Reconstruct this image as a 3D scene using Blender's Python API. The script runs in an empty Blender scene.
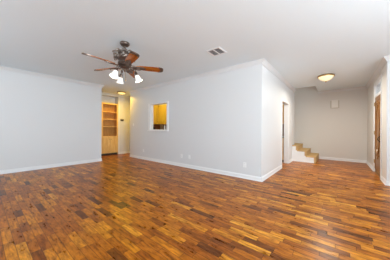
import bpy, bmesh, math, random
from mathutils import Vector, Matrix
random.seed(7)
S = bpy.context.scene
COL = S.collection
PI = math.pi

# ------------------------------------------------------------------ camera, world, light, exposure
H = 2.74
XL, YM, XC, YB, XR = -6.654, 4.016, -1.333, 8.709, 0.814      # left, middle, stair-hall, hall back, door wall
YJ, XE, YR = 5.485, 3.3, -2.1                                   # jog beside the door, far right wall, rear wall
CAM_H, YAW, ROLL, FPX = 1.17205, 0.68289, 0.00546, 175.517

cd = bpy.data.cameras.new('camera')
cam = bpy.data.objects.new('camera', cd); COL.objects.link(cam)
cd.sensor_width = 36.0; cd.lens = FPX / 390 * 36; cd.shift_y = -0.749 / 390; cd.clip_start = 0.05
r0 = Vector((math.cos(YAW), math.sin(YAW), 0)); f0 = Vector((-math.sin(YAW), math.cos(YAW), 0)); u0 = Vector((0, 0, 1))
rr = (r0 + ROLL * u0).normalized(); uu = (u0 - ROLL * r0).normalized()
M3 = Matrix((rr, uu, -f0)).transposed()
cam.matrix_world = Matrix.Translation((0, 0, CAM_H)) @ M3.to_4x4()
S.camera = cam

w = bpy.data.worlds.new('world'); S.world = w; w.use_nodes = True
wn = w.node_tree; bg = wn.nodes['Background']
bg.inputs[0].default_value = (0.80, 0.93, 1.06, 1); bg.inputs[1].default_value = 2.0

def area(name, loc, direction, sx, sy, power, color):
    l = bpy.data.lights.new(name, 'AREA'); l.shape = 'RECTANGLE'; l.size = sx; l.size_y = sy
    l.energy = power; l.color = color
    o = bpy.data.objects.new(name, l); COL.objects.link(o)
    o.location = loc; o.rotation_euler = Vector(direction).to_track_quat('-Z', 'Y').to_euler()
    return o
DAY = (0.86, 0.975, 1.05)
# daylight standing in the window openings of the right wall and of the rear wall; the rear left one is added fill
area('daylight_right', (XE + .16, .7, 1.45), (-1, 0, 1.5), 3.4, 2.1, 500, DAY)
area('daylight_rear', (.9, YR - .16, 1.45), (0, 1, .35), 3.0, 2.1, 9, DAY)
area('fill_rear_left', (-3.9, YR - .16, 1.45), (0, 1, .9), 2.8, 2.1, 30, DAY)  # added to bring more light to the left side

S.view_settings.view_transform = 'Standard'; S.view_settings.look = 'None'
S.view_settings.gamma = 1.0; S.view_settings.use_curve_mapping = False
S.view_settings.exposure = -0.02

# ------------------------------------------------------------------ materials
class NT:
    """small helper around a node tree"""
    def __init__(s, name):
        s.m = bpy.data.materials.new(name); s.m.use_nodes = True
        s.t = s.m.node_tree; s.b = s.t.nodes['Principled BSDF']
    def n(s, typ, **kw):
        nd = s.t.nodes.new(typ)
        for k, v in kw.items(): setattr(nd, k, v)
        return nd
    def l(s, a, b): s.t.links.new(a, b)
    def put(s, sock, v):
        if isinstance(v, bpy.types.NodeSocket): s.l(v, sock)
        else: sock.default_value = v
    def math(s, op, a, b=None):
        nd = s.n('ShaderNodeMath', operation=op); s.put(nd.inputs[0], a)
        if b is not None: s.put(nd.inputs[1], b)
        return nd.outputs[0]
    def comb(s, x, y, z=0.0):
        nd = s.n('ShaderNodeCombineXYZ')
        for i, v in enumerate((x, y, z)): s.put(nd.inputs[i], v)
        return nd.outputs[0]
    def noise(s, vec, scale, detail=3, rough=.55):
        nd = s.n('ShaderNodeTexNoise'); s.l(vec, nd.inputs['Vector'])
        nd.inputs['Scale'].default_value = scale; nd.inputs['Detail'].default_value = detail
        nd.inputs['Roughness'].default_value = rough
        return nd.outputs['Fac']
    def ramp(s, fac, stops):
        nd = s.n('ShaderNodeValToRGB'); e = nd.color_ramp.elements
        while len(e) < len(stops): e.new(.5)
        for el, (p, c) in zip(e, stops): el.position = p; el.color = (*c, 1)
        s.l(fac, nd.inputs[0]); return nd.outputs[0]
    def mix(s, fac, a, b, mode='MIX'):
        nd = s.n('ShaderNodeMix', data_type='RGBA', blend_type=mode)
        s.put(nd.inputs[0], fac)
        for i, v in ((6, a), (7, b)):
            s.put(nd.inputs[i], v if isinstance(v, bpy.types.NodeSocket) else (*v, 1))
        return nd.outputs[2]
    def bump(s, hgt, strength, dist=.01):
        nd = s.n('ShaderNodeBump'); s.l(hgt, nd.inputs['Height'])
        nd.inputs['Strength'].default_value = strength; nd.inputs['Distance'].default_value = dist
        s.l(nd.outputs[0], s.b.inputs['Normal'])
    def coord(s): return s.n('ShaderNodeTexCoord').outputs['Object']
    def stretch(s, vec, sc):
        nd = s.n('ShaderNodeMapping'); s.l(vec, nd.inputs[0]); nd.inputs['Scale'].default_value = sc
        return nd.outputs[0]

def paint(name, col, rough=.6, bump=.05, scale=60):
    k = NT(name); c = k.coord(); v = k.noise(c, scale)
    a = k.mix(v, [x * .975 for x in col], col); k.l(a, k.b.inputs['Base Color'])
    k.b.inputs['Roughness'].default_value = rough
    if bump: k.bump(v, bump)
    return k.m
def metal(name, c1, c2, rough=.35, scale=40):
    k = NT(name); v = k.noise(k.coord(), scale); k.l(k.mix(v, c1, c2), k.b.inputs['Base Color'])
    k.b.inputs['Metallic'].default_value = .85; k.b.inputs['Roughness'].default_value = rough
    return k.m
def wood(name, dark, mid, light, axis='z', rough=.4, scale=7):
    k = NT(name); c = k.coord()
    sc = {'x': (.12, 1, 1), 'y': (1, .12, 1), 'z': (1, 1, .12)}[axis]
    v = k.noise(k.stretch(c, sc), scale * 4, 5, .6)
    k.l(k.ramp(v, [(.25, dark), (.5, mid), (.75, light)]), k.b.inputs['Base Color'])
    k.b.inputs['Roughness'].default_value = rough; k.bump(v, .05)
    return k.m
def glow(name, col, strength, base=(.9, .88, .82)):
    k = NT(name); v = k.noise(k.coord(), 25)
    k.l(k.mix(v, [x * .96 for x in base], base), k.b.inputs['Base Color'])
    k.b.inputs['Roughness'].default_value = .3
    k.b.inputs['Emission Color'].default_value = (*col, 1); k.b.inputs['Emission Strength'].default_value = strength
    return k.m

def floor_mat():
    k = NT('oak_strip_floor'); c = k.coord()
    sep = k.n('ShaderNodeSeparateXYZ'); k.l(c, sep.inputs[0]); X, Y = sep.outputs[0], sep.outputs[1]
    W = .077
    yr = k.math('DIVIDE', Y, W); row = k.math('FLOOR', yr); fy = k.math('FRACT', yr)
    wn1 = k.n('ShaderNodeTexWhiteNoise', noise_dimensions='1D'); k.l(row, wn1.inputs['W'])
    sp = k.n('ShaderNodeSeparateColor'); k.l(wn1.outputs['Color'], sp.inputs[0])
    L = k.math('ADD', k.math('MULTIPLY', sp.outputs[0], .18), .26)
    xr = k.math('ADD', k.math('DIVIDE', X, L), k.math('MULTIPLY', sp.outputs[1], 37.0))
    cell = k.math('FLOOR', xr); fx = k.math('FRACT', xr)
    wn2 = k.n('ShaderNodeTexWhiteNoise', noise_dimensions='2D'); k.l(k.comb(row, cell), wn2.inputs['Vector'])
    sp2 = k.n('ShaderNodeSeparateColor'); k.l(wn2.outputs['Color'], sp2.inputs[0])
    tone = k.ramp(sp2.outputs[0], [(0, (.115, .031, .006)), (.05, (.20, .054, .007)), (.16, (.31, .085, .008)), (.45, (.41, .122, .009)),
                                   (.75, (.49, .160, .010)), (.94, (.58, .215, .014)), (1, (.68, .29, .030))])
    # grain, shifted board by board
    off = k.math('MULTIPLY', sp2.outputs[1], 50.0)
    gv = k.comb(k.math('ADD', k.math('MULTIPLY', X, .16), off), Y, off)
    g = k.noise(gv, 42, 5, .65)
    g2 = k.noise(k.comb(k.math('ADD', k.math('MULTIPLY', X, .33), off), Y, off), 19, 5, .68)
    grain = k.ramp(g, [(.30, (.42, .36, .30)), (.5, (.98, .98, .98)), (.72, (1.35, 1.38, 1.35))])
    knots = k.ramp(g2, [(.29, (.24, .17, .14)), (.39, (.70, .64, .58)), (.52, (1.0, 1.0, 1.0)), (.72, (1.28, 1.33, 1.35))])
    colr = k.mix(1.0, k.mix(1.0, tone, grain, 'MULTIPLY'), knots, 'MULTIPLY')
    ey = k.math('MINIMUM', fy, k.math('SUBTRACT', 1.0, fy))
    ex = k.math('MULTIPLY', k.math('MINIMUM', fx, k.math('SUBTRACT', 1.0, fx)), k.math('DIVIDE', L, W))
    e = k.math('MINIMUM', ey, ex)
    seam = k.math('MINIMUM', k.math('DIVIDE', e, .055), 1.0)
    colr = k.mix(seam, k.mix(1.0, colr, (.34, .28, .26), 'MULTIPLY'), colr)
    k.l(colr, k.b.inputs['Base Color'])
    k.put(k.b.inputs['Roughness'], k.math('ADD', k.math('MULTIPLY', g2, .20), .20))
    k.b.inputs['Specular IOR Level'].default_value = .16
    wob = k.noise(k.stretch(c, (3, 9, 1)), 2.2, 2, .5)
    hgt = k.math('ADD', k.math('ADD', k.math('MULTIPLY', seam, .35), k.math('MULTIPLY', wob, 1.2)), k.math('MULTIPLY', g, .25))
    k.bump(hgt, .16, .012)
    return k.m

WALL = paint('white_wall_paint', (.74, .745, .745), .55)
HALL = paint('lamp_tinted_hall_paint', (.76, .73, .68), .6)  # white walls like the rest; warm lamp tone put into the colour
CEIL = paint('ceiling_paint', (.83, .925, .975), .8, .12, 90)  # blue tint put into the white to cancel warm light off the floor
TRIM = paint('trim_paint', (.86, .86, .855), .35, .01, 20)
PLATE = paint('white_plastic', (.88, .88, .87), .3, 0, 20)
CHIME = paint('cream_plastic', (.86, .82, .76), .5, 0, 20)
CHIME_EDGE = paint('taupe_plastic', (.62, .57, .48), .5, 0, 20)
FLOOR = floor_mat()
OAK = wood('honey_oak', (.70, .40, .11), (.86, .55, .19), (.92, .66, .28), 'z')
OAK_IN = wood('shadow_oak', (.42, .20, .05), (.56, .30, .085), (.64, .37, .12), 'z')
GOLD = wood('golden_oak', (.50, .31, .04), (.62, .41, .06), (.72, .50, .09), 'z', .35)
DOORW = wood('stained_door_wood', (.15, .06, .014), (.27, .12, .03), (.40, .20, .06), 'z', .3)
BLADE = wood('cherry_blade_wood', (.12, .024, .006), (.40, .11, .016), (.72, .30, .05), 'x', .22, 3)
BRONZE = metal('antique_bronze', (.09, .06, .045), (.26, .20, .165), .38, 60)
PEWTER = metal('worn_bronze_relief', (.10, .07, .055), (.68, .60, .53), .3, 70)
BRASS = metal('antique_brass', (.36, .22, .08), (.50, .33, .13), .3)
NICKEL = metal('dark_iron', (.05, .04, .035), (.09, .075, .06), .4)
GREY = paint('grey_louver', (.55, .55, .56), .5, 0)
BACK = paint('duct_grey', (.16, .16, .165), .8, 0)
DARK = paint('dark_void', (.02, .018, .016), .8, 0)
BLACK = paint('black_plastic', (.018, .016, .015), .4, 0)
BROWNP = paint('brown_plastic', (.07, .045, .025), .5, 0)
TILE = paint('red_brown_backsplash', (.36, .17, .07), .4, .1, 30)
COUNTER = paint('stone_counter', (.25, .19, .14), .3, 0, 80)
GREENB = paint('green_glass', (.02, .055, .025), .15, 0)
CARPET = paint('tan_carpet', (.62, .41, .18), .95, .6, 260)
TRUNK = wood('bark', (.05, .04, .03), (.10, .08, .06), (.16, .13, .1), 'z', .9)
LEAF = paint('leaf', (.10, .16, .06), .7, 0, 20)
GROUND = paint('porch_concrete', (.42, .40, .37), .85, .2, 30)
SHADE = glow('frosted_glass_lit', (1, .97, .9), .35)
BOWL = glow('alabaster_bowl_lit', (1, .80, .42), .6, (.9, .82, .62))
BOWL2 = glow('amber_bowl_lit', (1, .72, .22), 1.1, (.9, .78, .5))
k = NT('clear_glass'); tr = k.n('ShaderNodeBsdfTransparent'); gl = k.n('ShaderNodeBsdfGlossy'); gl.inputs['Roughness'].default_value = .02
mx = k.n('ShaderNodeMixShader'); fr = k.n('ShaderNodeFresnel'); fr.inputs[0].default_value = 1.45
ge = k.n('ShaderNodeNewGeometry'); k.l(k.math('MULTIPLY', fr.outputs[0], k.math('SUBTRACT', 1.0, ge.outputs['Backfacing'])), mx.inputs[0]); k.l(tr.outputs[0], mx.inputs[1]); k.l(gl.outputs[0], mx.inputs[2])
k.l(mx.outputs[0], k.t.nodes['Material Output'].inputs[0]); GLASS = k.m

# ------------------------------------------------------------------ mesh helpers
class MB:
    def __init__(s): s.b = bmesh.new()
    def box(s, x0, x1, y0, y1, z0, z1, bev=0.0, mat=None):
        g = bmesh.ops.create_cube(s.b, size=1)
        m = Matrix.Translation(((x0 + x1) / 2, (y0 + y1) / 2, (z0 + z1) / 2)) @ Matrix.Diagonal((abs(x1 - x0), abs(y1 - y0), abs(z1 - z0), 1))
        if mat is not None: m = mat @ m
        bmesh.ops.transform(s.b, matrix=m, verts=g['verts'])
        if bev:
            es = {e for v in g['verts'] for e in v.link_edges}
            bmesh.ops.bevel(s.b, geom=list(es), offset=bev, segments=2, profile=.5, affect='EDGES')
        return s
    def lathe(s, prof, n=32, mat=None, cap=True):
        """prof: list of (r, z)"""
        rings = []
        for r, z in prof:
            if r < 1e-5: rings.append([s.b.verts.new((0, 0, z))])
            else: rings.append([s.b.verts.new((r * math.cos(2 * PI * i / n), r * math.sin(2 * PI * i / n), z)) for i in range(n)])
        for a, b_ in zip(rings, rings[1:]):
            for i in range(n):
                j = (i + 1) % n
                if len(a) == 1 and len(b_) == 1: continue
                if len(a) == 1: s.b.faces.new((a[0], b_[j], b_[i]))
                elif len(b_) == 1: s.b.faces.new((a[i], a[j], b_[0]))
                else: s.b.faces.new((a[i], a[j], b_[j], b_[i]))
        if cap:
            for ring in (rings[0], rings[-1]):
                if len(ring) > 2: s.b.faces.new(ring)
        if mat is not None: bmesh.ops.transform(s.b, matrix=mat, verts=[v for q in rings for v in q])
        return s
    def tube(s, pts, rad, n=8):
        pts = [Vector(p) for p in pts]; rings = []
        for i, p in enumerate(pts):
            t = (pts[min(i + 1, len(pts) - 1)] - pts[max(i - 1, 0)]).normalized()
            up = Vector((0, 0, 1)) if abs(t.z) < .9 else Vector((1, 0, 0))
            a = t.cross(up).normalized(); b_ = t.cross(a)
            r = rad[i] if isinstance(rad, (list, tuple)) else rad
            rings.append([s.b.verts.new(p + r * (math.cos(2 * PI * q / n) * a + math.sin(2 * PI * q / n) * b_)) for q in range(n)])
        for A, B_ in zip(rings, rings[1:]):
            for i in range(n): s.b.faces.new((A[i], A[(i + 1) % n], B_[(i + 1) % n], B_[i]))
        s.b.faces.new(rings[0]); s.b.faces.new(rings[-1][::-1])
        return s
    def ball(s, c, r, seg=12, sc=(1, 1, 1)):
        m = Matrix.Translation(c) @ Matrix.Diagonal((r * sc[0], r * sc[1], r * sc[2], 1))
        bmesh.ops.create_uvsphere(s.b, u_segments=seg, v_segments=max(6, seg // 2), radius=1, matrix=m); return s
    def prism(s, poly, h, mat=None, z0=0.0):
        """polygon in xy extruded from z0 by h"""
        a = [s.b.verts.new((x, y, z0)) for x, y in poly]; c = [s.b.verts.new((x, y, z0 + h)) for x, y in poly]
        s.b.faces.new(a[::-1]); s.b.faces.new(c); n = len(poly)
        for i in range(n): s.b.faces.new((a[i], a[(i + 1) % n], c[(i + 1) % n], c[i]))
        if mat is not None: bmesh.ops.transform(s.b, matrix=mat, verts=a + c)
        return s
    def sweep(s, prof, path):
        """mouldings: prof = closed list of (out, z); out is to the right-hand side of the path; mitred corners"""
        P = [Vector((x, y)) for x, y in path]; rings = []
        for i, p in enumerate(P):
            def nrm(a, b_):
                d = (b_ - a).normalized(); return Vector((d.y, -d.x))
            if i == 0: m = nrm(P[0], P[1])
            elif i == len(P) - 1: m = nrm(P[-2], P[-1])
            else:
                n1, n2 = nrm(P[i - 1], p), nrm(p, P[i + 1]); m = (n1 + n2); m = m / (1 + n1.dot(n2))
            rings.append([s.b.verts.new((p.x + o * m.x, p.y + o * m.y, z)) for o, z in prof])
        n = len(prof)
        for A, B_ in zip(rings, rings[1:]):
            for i in range(n): s.b.faces.new((A[i], A[(i + 1) % n], B_[(i + 1) % n], B_[i]))
        s.b.faces.new(rings[0][::-1]); s.b.faces.new(rings[-1])
        return s
    def build(s, name, mat, parent=None, smooth=False, loc=None):
        bmesh.ops.recalc_face_normals(s.b, faces=s.b.faces)
        me = bpy.data.meshes.new(name); s.b.to_mesh(me); s.b.free()
        me.materials.append(mat)
        if smooth:
            for p in me.polygons: p.use_smooth = True
            try: me.set_sharp_from_angle(angle=math.radians(40))
            except Exception: pass
        o = bpy.data.objects.new(name, me); COL.objects.link(o)
        if parent: o.parent = parent
        if loc: o.location = loc
        return o

def tag(o, label, cat, group=None):
    o['label'] = label; o['category'] = cat
    if group: o['group'] = group
    return o
def thing(name, label, cat, loc=(0, 0, 0), rz=0.0, group=None):
    o = bpy.data.objects.new(name, None); COL.objects.link(o); o.empty_display_size = .1
    o.location = loc; o.rotation_euler = (0, 0, rz)
    return tag(o, label, cat, group)
def struct(o): o['kind'] = 'structure'; return o
def copy_tree(o, parent=None):
    c = o.copy(); COL.objects.link(c)
    if parent: c.parent = parent
    for ch in list(o.children): copy_tree(ch, c)
    return c

def wall(name, mat, x0, x1, y0, y1, z0=0.0, z1=H, holes=()):
    """axis-aligned wall with rectangular holes (a0, a1, z0, z1) along its long axis"""
    m = MB(); alongx = (x1 - x0) > (y1 - y0)
    lo, hi = (x0, x1) if alongx else (y0, y1)
    def piece(a, b_, c, d):
        if b_ - a < 1e-4 or d - c < 1e-4: return
        if alongx: m.box(a, b_, y0, y1, c, d)
        else: m.box(x0, x1, a, b_, c, d)
    cur = lo
    for a, b_, c, d in sorted(holes):
        piece(cur, a, z0, z1); piece(a, b_, z0, c); piece(a, b_, d, z1); cur = b_
    piece(cur, hi, z0, z1)
    bmesh.ops.remove_doubles(m.b, verts=m.b.verts, dist=1e-5)
    return struct(m.build(name, mat))

# ------------------------------------------------------------------ the setting
T = .12
PT = (-5.40, -4.50, 1.155, 2.075)                  # pass-through opening x0 x1 z0 z1
DW = (5.88, 6.80, 2.065)                           # hall doorway y0 y1 head
FD = (6.10, 7.08)                                  # front door y0 y1
NI = (3.27, 4.05)                                  # bookcase niche
XH = -7.87                                         # corridor far wall
SO = (XC, -.63, 7.56, YB)                          # stairwell opening in the ceiling

struct(MB().box(-8.7, XE + T, YR - T, YJ + T, -.1, 0).box(-8.7, XR + .15, YJ + T, YB + T, -.1, 0).build('floor', FLOOR))
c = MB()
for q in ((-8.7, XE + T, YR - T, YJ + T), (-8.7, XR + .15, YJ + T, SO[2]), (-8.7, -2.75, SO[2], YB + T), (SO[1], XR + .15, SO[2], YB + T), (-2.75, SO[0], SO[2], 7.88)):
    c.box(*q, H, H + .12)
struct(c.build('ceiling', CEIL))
wall('wall_left', WALL, XL - T, XL, YR - T, 2.80)
wall('wall_middle', WALL, -6.785, XC, YM, YM + T, holes=[PT])
wall('wall_stair', WALL, XC - T - .025, XC, YM + T, 7.88, holes=[(DW[0], DW[1], 0, DW[2])])
wall('wall_hall_back', HALL, -2.75, XR + .15, YB, YB + T, 0, 4.2)
wall('wall_entry', HALL, XR, XR + .15, YJ + T, YB, holes=[(FD[0], FD[1], 0, 2.45)])
wall('wall_jog', WALL, XR, XE, YJ, YJ + T)
wall('wall_right', WALL, XE, XE + T, YR - T, YJ + T, holes=[(-1.0, 2.4, .4, 2.5)])
wall('wall_rear', WALL, XL, XE, YR - T, YR, holes=[(-5.3, -2.5, .4, 2.5), (-.6, 2.4, .4, 2.5)])
# stairwell, above and behind
wall('wall_stairwell', HALL, -2.75, XC - T - .025, 7.76, 7.88, 0, 4.2)
wall('wall_stairwell_left', HALL, -2.87, -2.75, 7.76, YB + T, 0, 4.2)
wall('wall_stairwell_upper', HALL, XC - T, SO[1], SO[2] - .12, SO[2], H + .12, 4.2)
wall('wall_stairwell_upper_right', HALL, SO[1], SO[1] + .1, SO[2] - .12, YB, H + .12, 4.2)
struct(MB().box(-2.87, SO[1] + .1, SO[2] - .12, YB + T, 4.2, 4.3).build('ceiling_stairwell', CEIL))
# corridor behind the left wall
wall('wall_corridor', WALL, XH - T, XH, NI[1], 4.72)
wall('wall_corridor_near', WALL, XH - T, XH, 1.3, NI[0])
wall('wall_corridor_end', WALL, XH, -6.785, 4.60, 4.72)
wall('wall_corridor_start', WALL, XH, XL - T, 1.3, 1.42)
n = MB().box(XH - .40, XH - .33, NI[0] - .1, NI[1] + .1, 0, H)
n.box(XH - .33, XH - T, NI[0] - .1, NI[0], 0, H); n.box(XH - .33, XH - T, NI[1], NI[1] + .1, 0, H)
n.box(XH - .33, XH, NI[0], NI[1], H - .09, H)
struct(n.build('wall_niche', WALL))
# kitchen behind the middle wall
wall('wall_kitchen_left', WALL, -6.785, -6.665, YM + T, 7.62)
wall('wall_kitchen_partition', WALL, -6.665, -4.5, 5.53, 5.63)
wall('wall_kitchen_back', WALL, -6.665, XC - T - .025, 7.50, 7.62)

# mouldings
def crown(z=H, h=.095, d=.066):
    return [(0, z), (d, z), (d, z - .012), (d * .84, z - .018), (d * .70, z - .032), (d * .45, z - h * .58), (d * .25, z - h * .76), (d * .2, z - h * .84), (d * .2, z - h), (0, z - h)]
def base(h=.10, d=.015):
    return [(0, 0), (d + .012, 0), (d + .012, .010), (d + .004, .020), (d, .022), (d, h * .78), (d * .6, h * .9), (d * .35, h), (0, h)]
def mould(name, prof, *paths):
    m = MB()
    for p in paths: m.sweep(prof, p)
    return struct(m.build(name, WALL if name.startswith('trim') else TRIM))   # cornices share the wall colour
# paths are written so that the room lies to the right of the walking direction
mould('trim_1', crown(), [(XL, YR), (XL, 2.80), (XL - T, 2.80), (XL - T, 1.42)])
mould('trim_2', crown(), [(-6.785, YM), (XC, YM), (XC, 7.88)])
mould('trim_3', crown(), [(SO[1], YB), (XR, YB), (XR, YJ), (XE, YJ), (XE, YR)])
mould('trim_4', crown(), [(XH, 1.42), (XH, 4.60), (-6.785, 4.60)])
mould('baseboard_left', base(), [(XL, YR), (XL, 2.80), (XL - T, 2.80), (XL - T, 1.42)])
mould('baseboard_middle', base(), [(-6.785, YM), (XC, YM), (XC, DW[0] - .065)])
mould('baseboard_stair', base(), [(XC, DW[1] + .065), (XC, 7.438)])
mould('baseboard_back', base(), [(-.57, YB), (XR, YB), (XR, FD[1] + .065)])
mould('baseboard_right', base(), [(XR, FD[0] - .065), (XR, YJ), (XE, YJ), (XE, YR)])
mould('baseboard_corridor', base(), [(XH, NI[1] + .056), (XH, 4.60), (-6.785, 4.60)])
mould('baseboard_corridor_near', base(), [(XH, 1.42), (XH, NI[0] - .01)])

struct(MB().box(XH, XH + .018, NI[1], NI[1] + .055, 0, H - .095, .004).build('trim_12', TRIM))
# hall doorway casing (flat painted jamb)
m = MB()
for y0, y1 in ((DW[0] - .06, DW[0]), (DW[1], DW[1] + .06)): m.box(XC, XC + .014, y0, y1, 0, DW[2] + .06, .003)
m.box(XC, XC + .014, DW[0], DW[1], DW[2], DW[2] + .06, .003)
m.box(XC - T - .025, XC, DW[0], DW[0] + .012, 0, DW[2]); m.box(XC - T - .025, XC, DW[1] - .012, DW[1], 0, DW[2]); m.box(XC - T - .025, XC, DW[0] + .012, DW[1] - .012, DW[2] - .012, DW[2])
struct(m.build('trim_5', TRIM))
# pass-through casing and sill
m = MB(); a, b, z0, z1 = PT
for x0, x1 in ((a - .12, a), (b, b + .09)): m.box(x0, x1, YM - .018, YM, z0 - .03, z1 + .035, .004)
m.box(a, b, YM - .018, YM, z1, z1 + .035, .004)
m.box(a, a + .012, YM, YM + T, z0, z1); m.box(b - .012, b, YM, YM + T, z0, z1); m.box(a + .012, b - .012, YM, YM + T, z1 - .012, z1)
struct(m.build('trim_6', TRIM))
m = MB().box(a - .135, b + .10, YM - .045, YM, z0 - .055, z0 - .025, .006)
m.box(a, b, YM - .02, YM + T + .03, z0 - .025, z0, .004)
struct(m.build('trim_7', TRIM))

# ------------------------------------------------------------------ front door and transom
y0, y1 = FD
m = MB()
for q0, q1 in ((y0 - .06, y0), (y1, y1 + .06)): m.box(XR - .018, XR, q0, q1, 0, 2.51, .004)
m.box(XR - .018, XR, y0, y1, 2.45, 2.51, .004)
m.box(XR, XR + .15, y0, y0 + .025, 0, 2.45); m.box(XR, XR + .15, y1 - .025, y1, 0, 2.45)
m.box(XR, XR + .15, y0 + .025, y1 - .025, 2.425, 2.45); m.box(XR, XR + .15, y0 + .025, y1 - .025, 2.085, 2.13)
struct(m.build('trim_8', TRIM))
dy0, dy1 = y0 + .03, y1 - .03; dw = dy1 - dy0; yc = (dy0 + dy1) / 2; xd = XR + .004
dr = MB().box(xd, xd + .045, dy0, dy1, .012, 2.08, .003).build('door_1', DOORW); struct(dr)
def oval(cy, cz, ry, rz, x, rad, n=48):
    return [(x, cy + ry * math.cos(2 * PI * i / n), cz + rz * math.sin(2 * PI * i / n)) for i in range(n + 1)]
m = MB(); m.tube(oval(yc, 1.20, .24, .66, xd - .004, 0), .016, 8); m.tube(oval(yc, 1.20, .20, .60, xd - .002, 0), .009, 8)
m.build('oval_moulding', DOORW, dr, True)
m = MB()
for a0, a1 in ((dy0 + .04, dy0 + .055), (dy1 - .055, dy1 - .04)): m.box(xd - .012, xd, a0, a1, .1, 1.98, .003)
m.box(xd - .012, xd, dy0 + .055, dy1 - .055, 1.965, 1.98, .003); m.box(xd - .012, xd, dy0 + .055, dy1 - .055, .10, .115, .003)
m.build('panel_moulding', DOORW, dr)
m = MB()
for s in (-1, 1):
    for zz, fl in ((1.90, -1), (.48, 1)):
        pts = []
        for i in range(22):
            t = i / 21 * 2.2 * PI; r = .075 * (1 - i / 26)
            pts.append((xd - .004, yc + s * (.12 + r * math.cos(t)), zz + fl * (.02 + r * .55 * math.sin(t))))
        m.tube(pts, .011, 6)
m.ball((xd - .004, yc, 1.93), .032, 10, (.5, 1, 1)); m.ball((xd - .004, yc, .44), .032, 10, (.5, 1, 1))
m.build('carved_scroll', DOORW, dr, True)
for zz in (.30, 1.10, 1.90):
    m = MB().lathe([(.008, zz - .05), (.011, zz - .045), (.011, zz + .045), (.008, zz + .05)], 12, Matrix.Translation((xd - .014, dy1 + .004, 0)))
    m.box(xd - .012, xd - .006, dy1 - .03, dy1 + .03, zz - .04, zz + .04)
    h = m.build('hinge', BRASS, dr); h['label'] = 'brass hinge'
m = MB().box(xd - .012, xd, dy0 + .045, dy0 + .095, .86, 1.10, .004)
hp = m.build('handle_plate', NICKEL, dr)
MB().tube([(xd - .01, dy0 + .07, .88 + i * .012) if i in (0, 12) else (xd - .01 - .045 * math.sin(PI * i / 12), dy0 + .07, .88 + i * .012) for i in range(13)], .009, 8).build('pull_handle', NICKEL, hp, True)
MB().lathe([(0, 0), (.026, 0), (.026, .012), (.016, .02), (0, .02)], 20, Matrix.Translation((xd, dy0 + .07, 1.20)) @ Matrix.Rotation(-PI / 2, 4, 'Y')).build('deadbolt', NICKEL, dr)
MB().box(XR - .01, XR + .15, dy0 - .005, dy1 + .005, 0, .011).build('threshold', BRASS, dr)

m = MB(); wy0, wy1 = y0 + .025, y1 - .025
for q in ((wy0, wy0 + .025, 2.13, 2.425), (wy1 - .025, wy1, 2.13, 2.425), (wy0 + .025, wy1 - .025, 2.13, 2.15), (wy0 + .025, wy1 - .025, 2.405, 2.425)):
    m.box(XR + .003, XR + .03, *q)
wf = struct(m.build('window_1', TRIM))
MB().box(XR + .012, XR + .018, wy0 + .025, wy1 - .025, 2.15, 2.405).build('pane', GLASS, wf)

# living room windows (behind and to the right of the viewpoint)
def window(name, horizontal, fix, a0, a1, zb, zt, sash):
    m = MB(); d0, d1 = fix
    def bar(p0, p1, q0, q1):
        if horizontal: m.box(p0, p1, d0, d1, q0, q1)
        else: m.box(d0, d1, p0, p1, q0, q1)
    bar(a0, a1, zb, zb + .05); bar(a0, a1, zt - .05, zt)
    for i in range(sash + 1):
        t = a0 + (a1 - a0 - .05) * i / sash; bar(t, t + .05, zb + .05, zt - .05)
    for i in range(sash):
        t0 = a0 + (a1 - a0 - .05) * i / sash + .05; t1 = a0 + (a1 - a0 - .05) * (i + 1) / sash
        bar(t0, t1, (zb + zt) / 2 - .02, (zb + zt) / 2 + .02)
    f = struct(m.build(name, TRIM)); g = MB(); dm = (d0 + d1) / 2
    if horizontal: g.box(a0 + .05, a1 - .05, dm - .003, dm + .003, zb + .05, zt - .05)
    else: g.box(dm - .003, dm + .003, a0 + .05, a1 - .05, zb + .05, zt - .05)
    g.build('pane', GLASS, f)
window('window_2', False, (XE + .04, XE + .09), -1.0, 2.4, .4, 2.5, 4)
window('window_3', True, (YR - .09, YR - .04), -.6, 2.4, .4, 2.5, 3)
window('window_4', True, (YR - .09, YR - .04), -5.3, -2.5, .4, 2.5, 3)  # unseen window, added along with its lamp to light the left side

# porch and a tree outside the front door
struct(MB().box(XR + .15, 14, YJ + T, 16, -.25, -.06).build('floor_porch', GROUND))

# ------------------------------------------------------------------ staircase
t = thing('staircase', 'tan carpeted steps with white side panel rising left behind the hall wall', 'stairs', (0, 0, 0))
RISE, RUN, YS = .19, .28, 7.445
SZ = [0, .225, .413, .592, .78, .965, 1.15]
x0 = -.605
poly = [(-.655, 0.0)]
sp = MB()
def step_y(i): return YS if i < 2 else (YS if i == 2 else 7.885)
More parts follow.
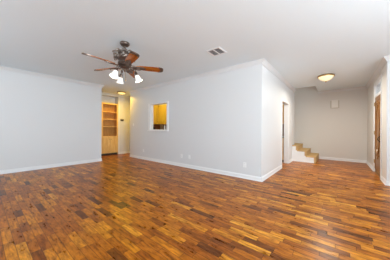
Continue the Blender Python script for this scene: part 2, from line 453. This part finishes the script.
# white stepped side panel
pts = [(x0, 0), (x0, SZ[1] - .03), (x0 - RUN, SZ[1] - .03), (x0 - RUN, SZ[2] - .03), (x0 - 2 * RUN, SZ[2] - .03), (x0 - 2 * RUN, SZ[3] - .03), (XC + .002, SZ[3] - .03), (XC + .002, 0)]
mt = Matrix(((1, 0, 0, 0), (0, 0, 1, 0), (0, 1, 0, 0), (0, 0, 0, 1)))
sp.prism(pts, .03, mt, YS)
o = sp.build('side_panel', TRIM, t); o['label'] = 'white painted stair side panel'
for i in range(6):
    zt = SZ[i + 1]; xf = x0 - i * RUN - (.40 if i > 2 else 0); ya = (YS - .012) if i < 3 else 7.892
    xb = xf - RUN if i != 2 else XC + .004
    m = MB()
    m.box(xb - .01 if i != 2 else xb, xf + .022, ya, YB - .005, zt - .034, zt, .010)     # tread pad with rolled nosing
    if i == 2: m.box(xf - RUN - .41, xb, 7.892, YB - .005, zt - .034, zt, .004)
    m.box(xf - .002, xf + .012, ya + .004, YB - .005, SZ[i] + (.001 if i else .0), zt - .03, .004)     # riser
    if i < 3:
        m.box(xf - .045, xf + .010, ya + .002, ya + .020, SZ[i], zt - .03, .004)   # carpet wrapped round the side edge
    m.build('carpet_step', CARPET, t)
    if i >= 3: MB().box(xf - RUN, xf - .004, 7.892, YB - .005, zt - RISE - .2, zt - .036).build('step_core', TRIM, t)
mould('baseboard_stair_panel', [(0, 0), (.012, 0), (.012, .03), (.006, .06), (0, .07)], [(XC + .01, YS - .001), (x0 - .05, YS - .001)])

sl = bpy.data.lights.new('stairwell_fill', 'AREA'); sl.shape = 'DISK'; sl.size = .4; sl.energy = 2.5; sl.color = (1, .86, .64)  # unseen lamp, added so the stairwell opening does not go black
so_ = bpy.data.objects.new('stairwell_fill', sl); COL.objects.link(so_); so_.location = (-2.0, 8.3, 4.15)

# ------------------------------------------------------------------ ceiling fan
FX, FY = -3.02, 1.67
fan = thing('ceiling_fan', 'ornate bronze ceiling fan with five cherry blades and three lit glass shades', 'ceiling fan', (FX, FY, H))
def zz(z): return z - H
MB().lathe([(0, 0), (.080, 0), (.085, -.012), (.082, -.03), (.066, -.052), (.04, -.062), (0, -.062)], 32).build('canopy', BRONZE, fan, True)
MB().lathe([(0, -.06), (.016, -.06), (.016, -.10), (.034, -.105), (.040, -.12), (.030, -.155), (0, -.155)], 24).build('downrod', BRONZE, fan, True)
MB().lathe([(0, -.15), (.045, -.15), (.07, -.165), (.11, -.185), (.14, -.215), (.150, -.25), (.145, -.285), (.12, -.315), (.095, -.335), (.09, -.355), (.115, -.37), (.12, -.40), (.10, -.425), (0, -.425)], 40).build('motor_housing', BRONZE, fan, True)
m = MB()
for kq in range(10):
    a = 2 * PI * kq / 10
    R_ = Matrix.Rotation(a, 4, 'Z')
    for (r1, zc, s, rad) in ((.052, -.215, 1, .010), (.042, -.295, -1, .0095)):
        pts = []
        for i in range(20):
            q = i / 19 * 1.7 * PI; rr_ = r1 * (1 - i / 28)
            pts.append(R_ @ Vector((.165 + .018 * math.sin(q * .5), rr_ * math.cos(q) * s, zc + rr_ * .75 * math.sin(q))))
        m.tube(pts, rad, 6)
    m.tube([R_ @ Vector((.05, 0, -.155)), R_ @ Vector((.11, .02, -.175)), R_ @ Vector((.165, .03, -.20)), R_ @ Vector((.20, .02, -.195)), R_ @ Vector((.205, 0, -.215))], [.008, .011, .011, .009, .011], 6)
    m.ball(R_ @ Vector((.172, 0, -.255)), .019, 8)
m.build('scroll_ornament', PEWTER, fan, True)
BZ, BR, BA = -.43, .69, math.radians(56)
for kq in range(5):
    a = BA + kq * 2 * PI / 5
    Rm = Matrix.Rotation(a, 4, 'Z') @ Matrix.Translation((0, 0, BZ)) @ Matrix.Rotation(math.radians(-15), 4, 'X')
    prof = [(.20, .045), (.26, .058), (.36, .066), (.50, .072), (.60, .073), (.655, .064), (.682, .045), (.69, .018)]
    poly = [(x, -y) for x, y in prof] + [(x, y) for x, y in reversed(prof)]
    mb = MB().prism(poly, .009, None, -.0045)
    b_ = mb.build('blade', BLADE, fan); b_.matrix_local = Rm
    br = MB()
    br.prism([(.09, -.018), (.16, -.014), (.20, -.035), (.27, -.045), (.33, -.030), (.37, -.008), (.37, .008), (.33, .030), (.27, .045), (.20, .035), (.16, .014), (.09, .018)], .010, None, -.016)
    for s in (-1, 1):
        br.tube([(.13 + .055 * i / 11 + .03 * math.sin(i), s * (.012 + .05 * math.sin(PI * i / 11)), -.014) for i in range(12)], .007, 6)
        br.ball((.24, s * .03, -.017), .010, 8)
        br.tube([(.24 + .04 * math.cos(q), s * .035 + .022 * math.sin(q), -.017) for q in [i * PI / 6 for i in range(13)]], .006, 6)
    br.ball((.33, 0, -.017), .011, 8)
    br.build('blade_bracket', BRONZE, b_, True)
    tp = [(x, y) for x, y in prof if x >= .60]
    inner = [(.612, .050), (.632, .034), (.642, .014)]
    cap = [(x * 1.0 + .004, -y - .003) for x, y in tp] + [(x + .004, y + .003) for x, y in reversed(tp)] + inner + [(x, -y) for x, y in reversed(inner)]
    MB().prism(cap, .016, None, -.008).build('blade_tip', BRONZE, b_)
# light kit
MB().lathe([(0, -.425), (.065, -.425), (.080, -.437), (.082, -.455), (.06, -.475), (.035, -.485), (.030, -.50), (.018, -.51), (.012, -.53), (0, -.535)], 32).build('light_fitter', BRONZE, fan, True)
lk = (math.cos(YAW), math.sin(YAW)); fk = (-math.sin(YAW), math.cos(YAW))
for az in (50, 170, 290):
    az = math.radians(az)
    Rz = Matrix.Rotation(az, 4, 'Z')
    arm = MB().tube([Rz @ Vector(v) for v in ((.06, 0, -.46), (.10, 0, -.445), (.145, 0, -.45), (.18, 0, -.475), (.193, 0, -.51), (.192, 0, -.545))], [.009, .008, .008, .008, .008, .010], 8)
    pts = []
    for i in range(16):
        q = i / 15 * 1.8 * PI; r_ = .035 * (1 - i / 22); pts.append(Rz @ Vector((.125 + r_ * math.cos(q), 0, -.505 + r_ * math.sin(q))))
    arm.tube(pts, .007, 6)
    arm = arm.build('light_arm', BRONZE, fan, True)
    # socket and bell shade lean outwards
    Ms = Rz @ Matrix.Translation((.192, 0, -.54)) @ Matrix.Rotation(math.radians(-24), 4, 'Y')
    MB().lathe([(0, 0.012), (.020, .012), (.028, -.004), (.030, -.03), (.034, -.045), (0, -.045)], 20, Ms).build('socket_cup', BRONZE, arm, True)
    bell = [(.026, -.030), (.034, -.042), (.046, -.065), (.054, -.095), (.060, -.125), (.071, -.150), (.083, -.165), (.080, -.167), (.067, -.151), (.056, -.125), (.050, -.095), (.042, -.067), (.030, -.046)]
    MB().lathe([(r_ * .88, z_ * .93) for r_, z_ in bell], 32, Ms, cap=False).build('lamp_shade', SHADE, fan, True)
    pl = bpy.data.lights.new('fan_bulb', 'POINT'); pl.energy = .5; pl.color = (1, .9, .75); pl.shadow_soft_size = .03
    po = bpy.data.objects.new('fan_bulb', pl); COL.objects.link(po); po.parent = fan; po.location = Ms @ Vector((0, 0, -.16))
m = MB().tube([(.012, 0, -.50), (.032, 0, -.58), (.032, 0, -.68)], .0025, 6); m.ball((.032, 0, -.69), .009, 8, (1, 1, 1.5))
m.build('pull_chain', BRASS, fan)

# ------------------------------------------------------------------ flush ceiling lights
def flush(loc, R_, hgt, label, bowlmat, power, col, wide):
    f = thing('flush_ceiling_light', label, 'ceiling light', loc)
    MB().lathe([(0, 0), (R_ * .86, 0), (R_ * .94, -.010), (R_, -.022), (R_, -.038), (R_ * .95, -.052), (R_ * .90, -.040), (R_ * .88, -.030), (0, -.030)], 40).build('rim', BRASS, f, True)
    dp = hgt - .075
    pr = [(R_ * .90, -.036), (R_ * .86, -.040 - dp * .16), (R_ * .74, -.040 - dp * .42), (R_ * .56, -.040 - dp * .67), (R_ * .34, -.040 - dp * .87), (R_ * .15, -.040 - dp * .97), (0, -.040 - dp)]
    MB().lathe(pr, 40).build('glass_bowl', bowlmat, f, True)
    z = -.040 - dp
    MB().lathe([(0, z + .004), (.020, z), (.022, z - .008), (.010, z - .014), (.013, z - .026), (0, z - .036)], 16).build('finial', BRASS, f, True)
    if wide:
        pl = bpy.data.lights.new('ceiling_bulb', 'AREA'); pl.shape = 'DISK'; pl.size = R_ * 1.6
    else:
        pl = bpy.data.lights.new('ceiling_bulb', 'POINT'); pl.shadow_soft_size = .12
    pl.energy = power; pl.color = col
    po = bpy.data.objects.new('ceiling_bulb', pl); COL.objects.link(po); po.parent = f; po.location = (0, 0, -hgt - (.04 if wide else .12))
flush((-.27, 6.27, H), .205, .205, 'brass rimmed bowl light on the entry hall ceiling near the front door', BOWL, 44, (1, .94, .83), True)
flush((-7.12, 3.80, H), .17, .15, 'small glowing amber bowl light on the corridor ceiling by the bookcase', BOWL2, 20, (1, .60, .05), True)

# ------------------------------------------------------------------ ceiling vent
v = thing('ceiling_vent', 'square white ceiling vent with two grey louvred panels', 'vent', (-1.905, 3.015, H))
m = MB(); a = .155; b = .125
for q in ((-a, a, -a, -b), (-a, a, b, a), (-a, -b, -b, b), (b, a, -b, b), (-.010, .010, -b, b)): m.box(*q, -.010, -.0005, .002)
m.build('frame', TRIM, v)
MB().box(-b, b, -b, b, -.003, -.0005).build('backing', BACK, v)
for s in (-1, 1):
    m = MB()
    for i in range(9):
        yy = -b + .02 + i * .0265
        m.box(s * .0675 - .056, s * .0675 + .056, -.010, .010, -.001, .001, 0, Matrix.Translation((0, yy, -.0065)) @ Matrix.Rotation(math.radians(22), 4, 'X'))
    m.build('louver_panel', GREY, v)

# ------------------------------------------------------------------ wall plates
def plate(name, label, cat, group, x, z, kind, y=YM, w_=.075, h_=.118):
    o = thing(name, label, cat, (x, y, z), 0, group)
    MB().box(-w_ / 2, w_ / 2, -.008, 0, -h_ / 2, h_ / 2, .003).build('plate', PLATE, o)
    if kind == 'outlet':
        for s in (-1, 1):
            r_ = MB().box(-.017, .017, -.011, -.0075, s * .026 - .016, s * .026 + .016, .003).build('receptacle', PLATE, o)
            MB().box(-.008, -.005, -.0116, -.0108, s * .026 - .004, s * .026 + .008).box(.005, .008, -.0116, -.0108, s * .026 - .004, s * .026 + .008).build('slot', DARK, r_)
    elif kind == 'jack':
        MB().lathe([(0, 0), (.009, 0), (.009, .010), (.005, .012), (0, .012)], 14, Matrix.Translation((0, -.008, 0)) @ Matrix.Rotation(PI / 2, 4, 'X')).build('jack', BRASS, o)
    else:
        MB().box(-.008, .008, -.010, -.0075, -.018, .018, .001).box(-.004, .004, -.018, -.009, -.002, .010, .001).build('toggle', PLATE, o)
    return o
G = 'white outlet plates along the middle wall'
plate('light_switch', 'white light switch plate at the left end of the middle wall', 'light switch', None, -6.54, 1.34, 'switch')
plate('electrical_outlet', 'white outlet plate low on the middle wall just left of below the pass-through', 'outlet', G, -5.83, .335, 'outlet')
plate('electrical_outlet', 'white outlet plate, left of the close pair low on the middle wall', 'outlet', G, -3.80, .335, 'outlet')
plate('electrical_outlet', 'white outlet plate, right of the close pair low on the middle wall', 'outlet', G, -3.475, .335, 'outlet')
plate('electrical_outlet', 'white outlet plate low on the middle wall near its outer corner', 'outlet', G, -1.722, .325, 'outlet')

# thermostat on the corridor wall
th = thing('thermostat', 'small dark thermostat on the yellow lit corridor wall beside the bookcase', 'thermostat', (XH, 4.233, 1.585))
MB().box(0, .010, -.075, .075, -.05, .05, .003).build('back_plate', BROWNP, th)
MB().box(.010, .032, -.062, .062, -.038, .038, .005).build('cover', BLACK, th)
MB().box(.032, .034, -.045, .02, .002, .022).build('display', GREY, th)

# door chime on the hall back wall
ch = thing('door_chime', 'cream door chime box high on the hall back wall', 'door chime', (-.095, YB, 2.185))
MB().box(-.10, .10, -.055, -.012, -.15, .15, .006).build('cover', CHIME, ch)
m = MB().box(-.135, -.10, -.060, -.008, -.165, .12, .004).box(.10, .135, -.060, -.008, -.165, .12, .004).box(-.10, .10, -.060, -.008, -.175, -.15, .004)
m.build('frame', CHIME_EDGE, ch)
MB().box(-.09, .09, -.012, 0, -.12, .12).build('mount', CHIME, ch)

# ------------------------------------------------------------------ built-in bookcase
bk = thing('bookcase', 'built-in honey oak bookcase with open shelves over cupboard doors', 'bookcase', (XH, NI[0], 0))
W = NI[1] - NI[0]; BT = 2.315
e = .004
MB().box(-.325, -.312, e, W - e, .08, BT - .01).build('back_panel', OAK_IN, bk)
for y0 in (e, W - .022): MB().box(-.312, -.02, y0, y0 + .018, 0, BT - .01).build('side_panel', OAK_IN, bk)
m = MB()
m.box(-.02, 0, e, .105, .085, BT, .002); m.box(-.02, 0, W - .065, W - e, .085, BT, .002)
m.box(-.02, 0, .105, W - .065, BT - .06, BT, .002); m.box(-.02, 0, .105, W - .065, .80, .845, .002); m.box(-.02, 0, .105, W - .065, .085, .125, .002)
m.build('face_frame', OAK, bk)
MB().box(-.312, -.02, .022, W - .022, BT - .04, BT - .015).build('top_panel', OAK, bk)
MB().box(-.312, -.021, .022, W - .022, .82, .838).build('counter_panel', OAK, bk)
for z in (1.274, 1.586, 1.919): MB().box(-.312, -.022, .0225, W - .0225, z - .012, z + .012, .002).build('shelf', OAK, bk)
MB().box(-.06, -.045, .022, W - .022, 0, .085).build('toe_kick', BROWNP, bk)
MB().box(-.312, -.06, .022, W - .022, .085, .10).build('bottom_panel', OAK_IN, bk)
ym = (.105 + W - .065) / 2
for y0, y1, s in ((.095, ym - .002, 1), (ym + .002, W - .055, -1)):
    d = MB(); d.box(.001, .019, y0, y1, .115, .808, .003)
    d = d.build('door', OAK, bk)
    p = MB(); f_ = .055
    p.box(.019, .024, y0 + .004, y0 + f_, .12, .803, .002); p.box(.019, .024, y1 - f_, y1 - .004, .12, .803, .002)
    p.box(.019, .024, y0 + f_, y1 - f_, .12, .17, .002); p.box(.019, .024, y0 + f_, y1 - f_, .745, .803, .002)
    p.build('door_frame', OAK, d)
    yk = y1 - .03 if s > 0 else y0 + .03
    MB().lathe([(0, 0), (.006, 0), (.006, .012), (.013, .018), (.013, .026), (0, .03)], 14, Matrix.Translation((.024, yk, .70)) @ Matrix.Rotation(PI / 2, 4, 'Y')).build('knob', BRASS, d)

# ------------------------------------------------------------------ kitchen
def cabinet(name, label, loc, rz, w_, d_, z0, z1, doors, mat, group=None, toe=False):
    """local: front faces -Y at y=0, body runs back to +d"""
    c = thing(name, label, 'cabinet', loc, rz, group)
    MB().box(0, w_, .02, d_, z0 + (.09 if toe else 0), z1, .002).build('body', mat, c)
    if toe: MB().box(.01, w_ - .01, .07, d_, z0, z0 + .09).build('toe_kick', BLACK, c)
    dw_ = w_ / doors
    for i in range(doors):
        a, b_ = i * dw_ + .006, (i + 1) * dw_ - .006; zb = z0 + (.10 if toe else .012); zt = z1 - (.16 if toe else .012)
        d = MB().box(a, b_, 0, .018, zb, zt, .003).build('door', mat, c)
        f_ = .06; p = MB()
        p.box(a, a + f_, -.007, 0, zb, zt, .002); p.box(b_ - f_, b_, -.007, 0, zb, zt, .002)
        p.box(a + f_, b_ - f_, -.007, 0, zb, zb + f_, .002); p.box(a + f_, b_ - f_, -.007, 0, zt - f_, zt, .002)
        p.box(a + f_ + .02, b_ - f_ - .02, -.005, 0, zb + f_ + .02, zt - f_ - .02, .004)
        p.build('door_frame', mat, d)
        MB().ball(((b_ - .03) if i % 2 == 0 else (a + .03), -.018, (zt - .06) if toe else (zb + .06)), .012, 10).build('knob', NICKEL, d)
        if toe:
            dr_ = MB().box(a, b_, 0, .018, z1 - .15, z1 - .012, .003).build('drawer', mat, c)
            MB().ball(((a + b_) / 2, -.012, z1 - .08), .012, 10).build('knob', NICKEL, dr_)
    return c
CB, CT = 1.385, 2.27
cabinet('wall_cabinet', 'golden oak wall cabinet seen face on through the pass-through, right side', (-6.425, 5.20, 0), 0, 1.90, .325, CB, CT, 3, GOLD)
cabinet('wall_cabinet', 'golden oak wall cabinet on the side wall, at the left in the pass-through', (-6.425, 4.30, 0), PI / 2, .895, .235, CB, CT, 2, GOLD)
cabinet('wall_cabinet', 'oak wall cabinet glimpsed high through the hall doorway', (-3.3, 7.12, 0), 0, 1.80, .375, 1.39, 2.33, 4, OAK)
cabinet('base_cabinet', 'oak base cabinet glimpsed low through the hall doorway', (-3.3, 6.86, 0), 0, 1.80, .635, 0, .88, 4, OAK, None, True)
tag(MB().box(-3.3, -1.485, 6.835, 7.495, .881, .92, .004).build('countertop', COUNTER), 'dark stone countertop on the base cabinet behind the hall doorway', 'countertop')
struct(MB().box(-3.3, -1.485, 7.485, 7.499, .921, 1.389).build('trim_9', TILE))
struct(MB().box(-6.42, -4.51, 5.515, 5.529, .9, CB - .001).build('trim_10', TILE))
struct(MB().box(-6.664, -6.65, 4.2, 5.51, .9, CB - .001).build('trim_11', TILE))
kl = bpy.data.lights.new('kitchen_light', 'AREA'); kl.shape = 'DISK'; kl.size = .5; kl.energy = 20; kl.color = (1, .80, .28)
ko = bpy.data.objects.new('kitchen_light', kl); COL.objects.link(ko); ko.location = (-5.75, 4.50, H - .02)
kl2 = bpy.data.lights.new('kitchen_light_back', 'AREA'); kl2.shape = 'DISK'; kl2.size = .5; kl2.energy = 14; kl2.color = (1, .92, .8)
ko2 = bpy.data.objects.new('kitchen_light_back', kl2); COL.objects.link(ko2); ko2.location = (-2.6, 6.3, H - .02)

# small things on the pass-through ledge
zs = PT[2]
o = thing('green_bottle', 'dark green bottle on the pass-through ledge at its right end', 'bottle', (-4.575, YM + .085, zs))
MB().lathe([(0, 0), (.026, 0), (.028, .006), (.028, .075), (.022, .10), (.010, .118), (.010, .145), (0, .145)], 20).build('body', GREENB, o, True)
MB().lathe([(0, .145), (.012, .145), (.012, .16), (0, .16)], 16).build('cap', BLACK, o)
o = thing('white_bottle', 'slim white bottle standing beside the green bottle on the pass-through ledge', 'bottle', (-4.70, YM + .085, zs))
MB().lathe([(0, 0), (.022, 0), (.023, .005), (.023, .115), (.015, .135), (.010, .14), (0, .14)], 20).build('body', PLATE, o, True)
MB().lathe([(0, .14), (.011, .14), (.011, .168), (0, .168)], 16).build('cap', PLATE, o)
o = thing('black_cup', 'small black cup at the left end of the pass-through ledge', 'cup', (-5.27, YM + .075, zs))
MB().lathe([(0, 0), (.030, 0), (.036, .01), (.042, .08), (.038, .08), (.033, .012), (0, .008)], 20).build('body', BLACK, o, True)
MB().tube([(.037 + .028 * math.sin(PI * i / 8), 0, .015 + .05 * i / 8) for i in range(9)], .005, 6).build('handle', BLACK, o, True)
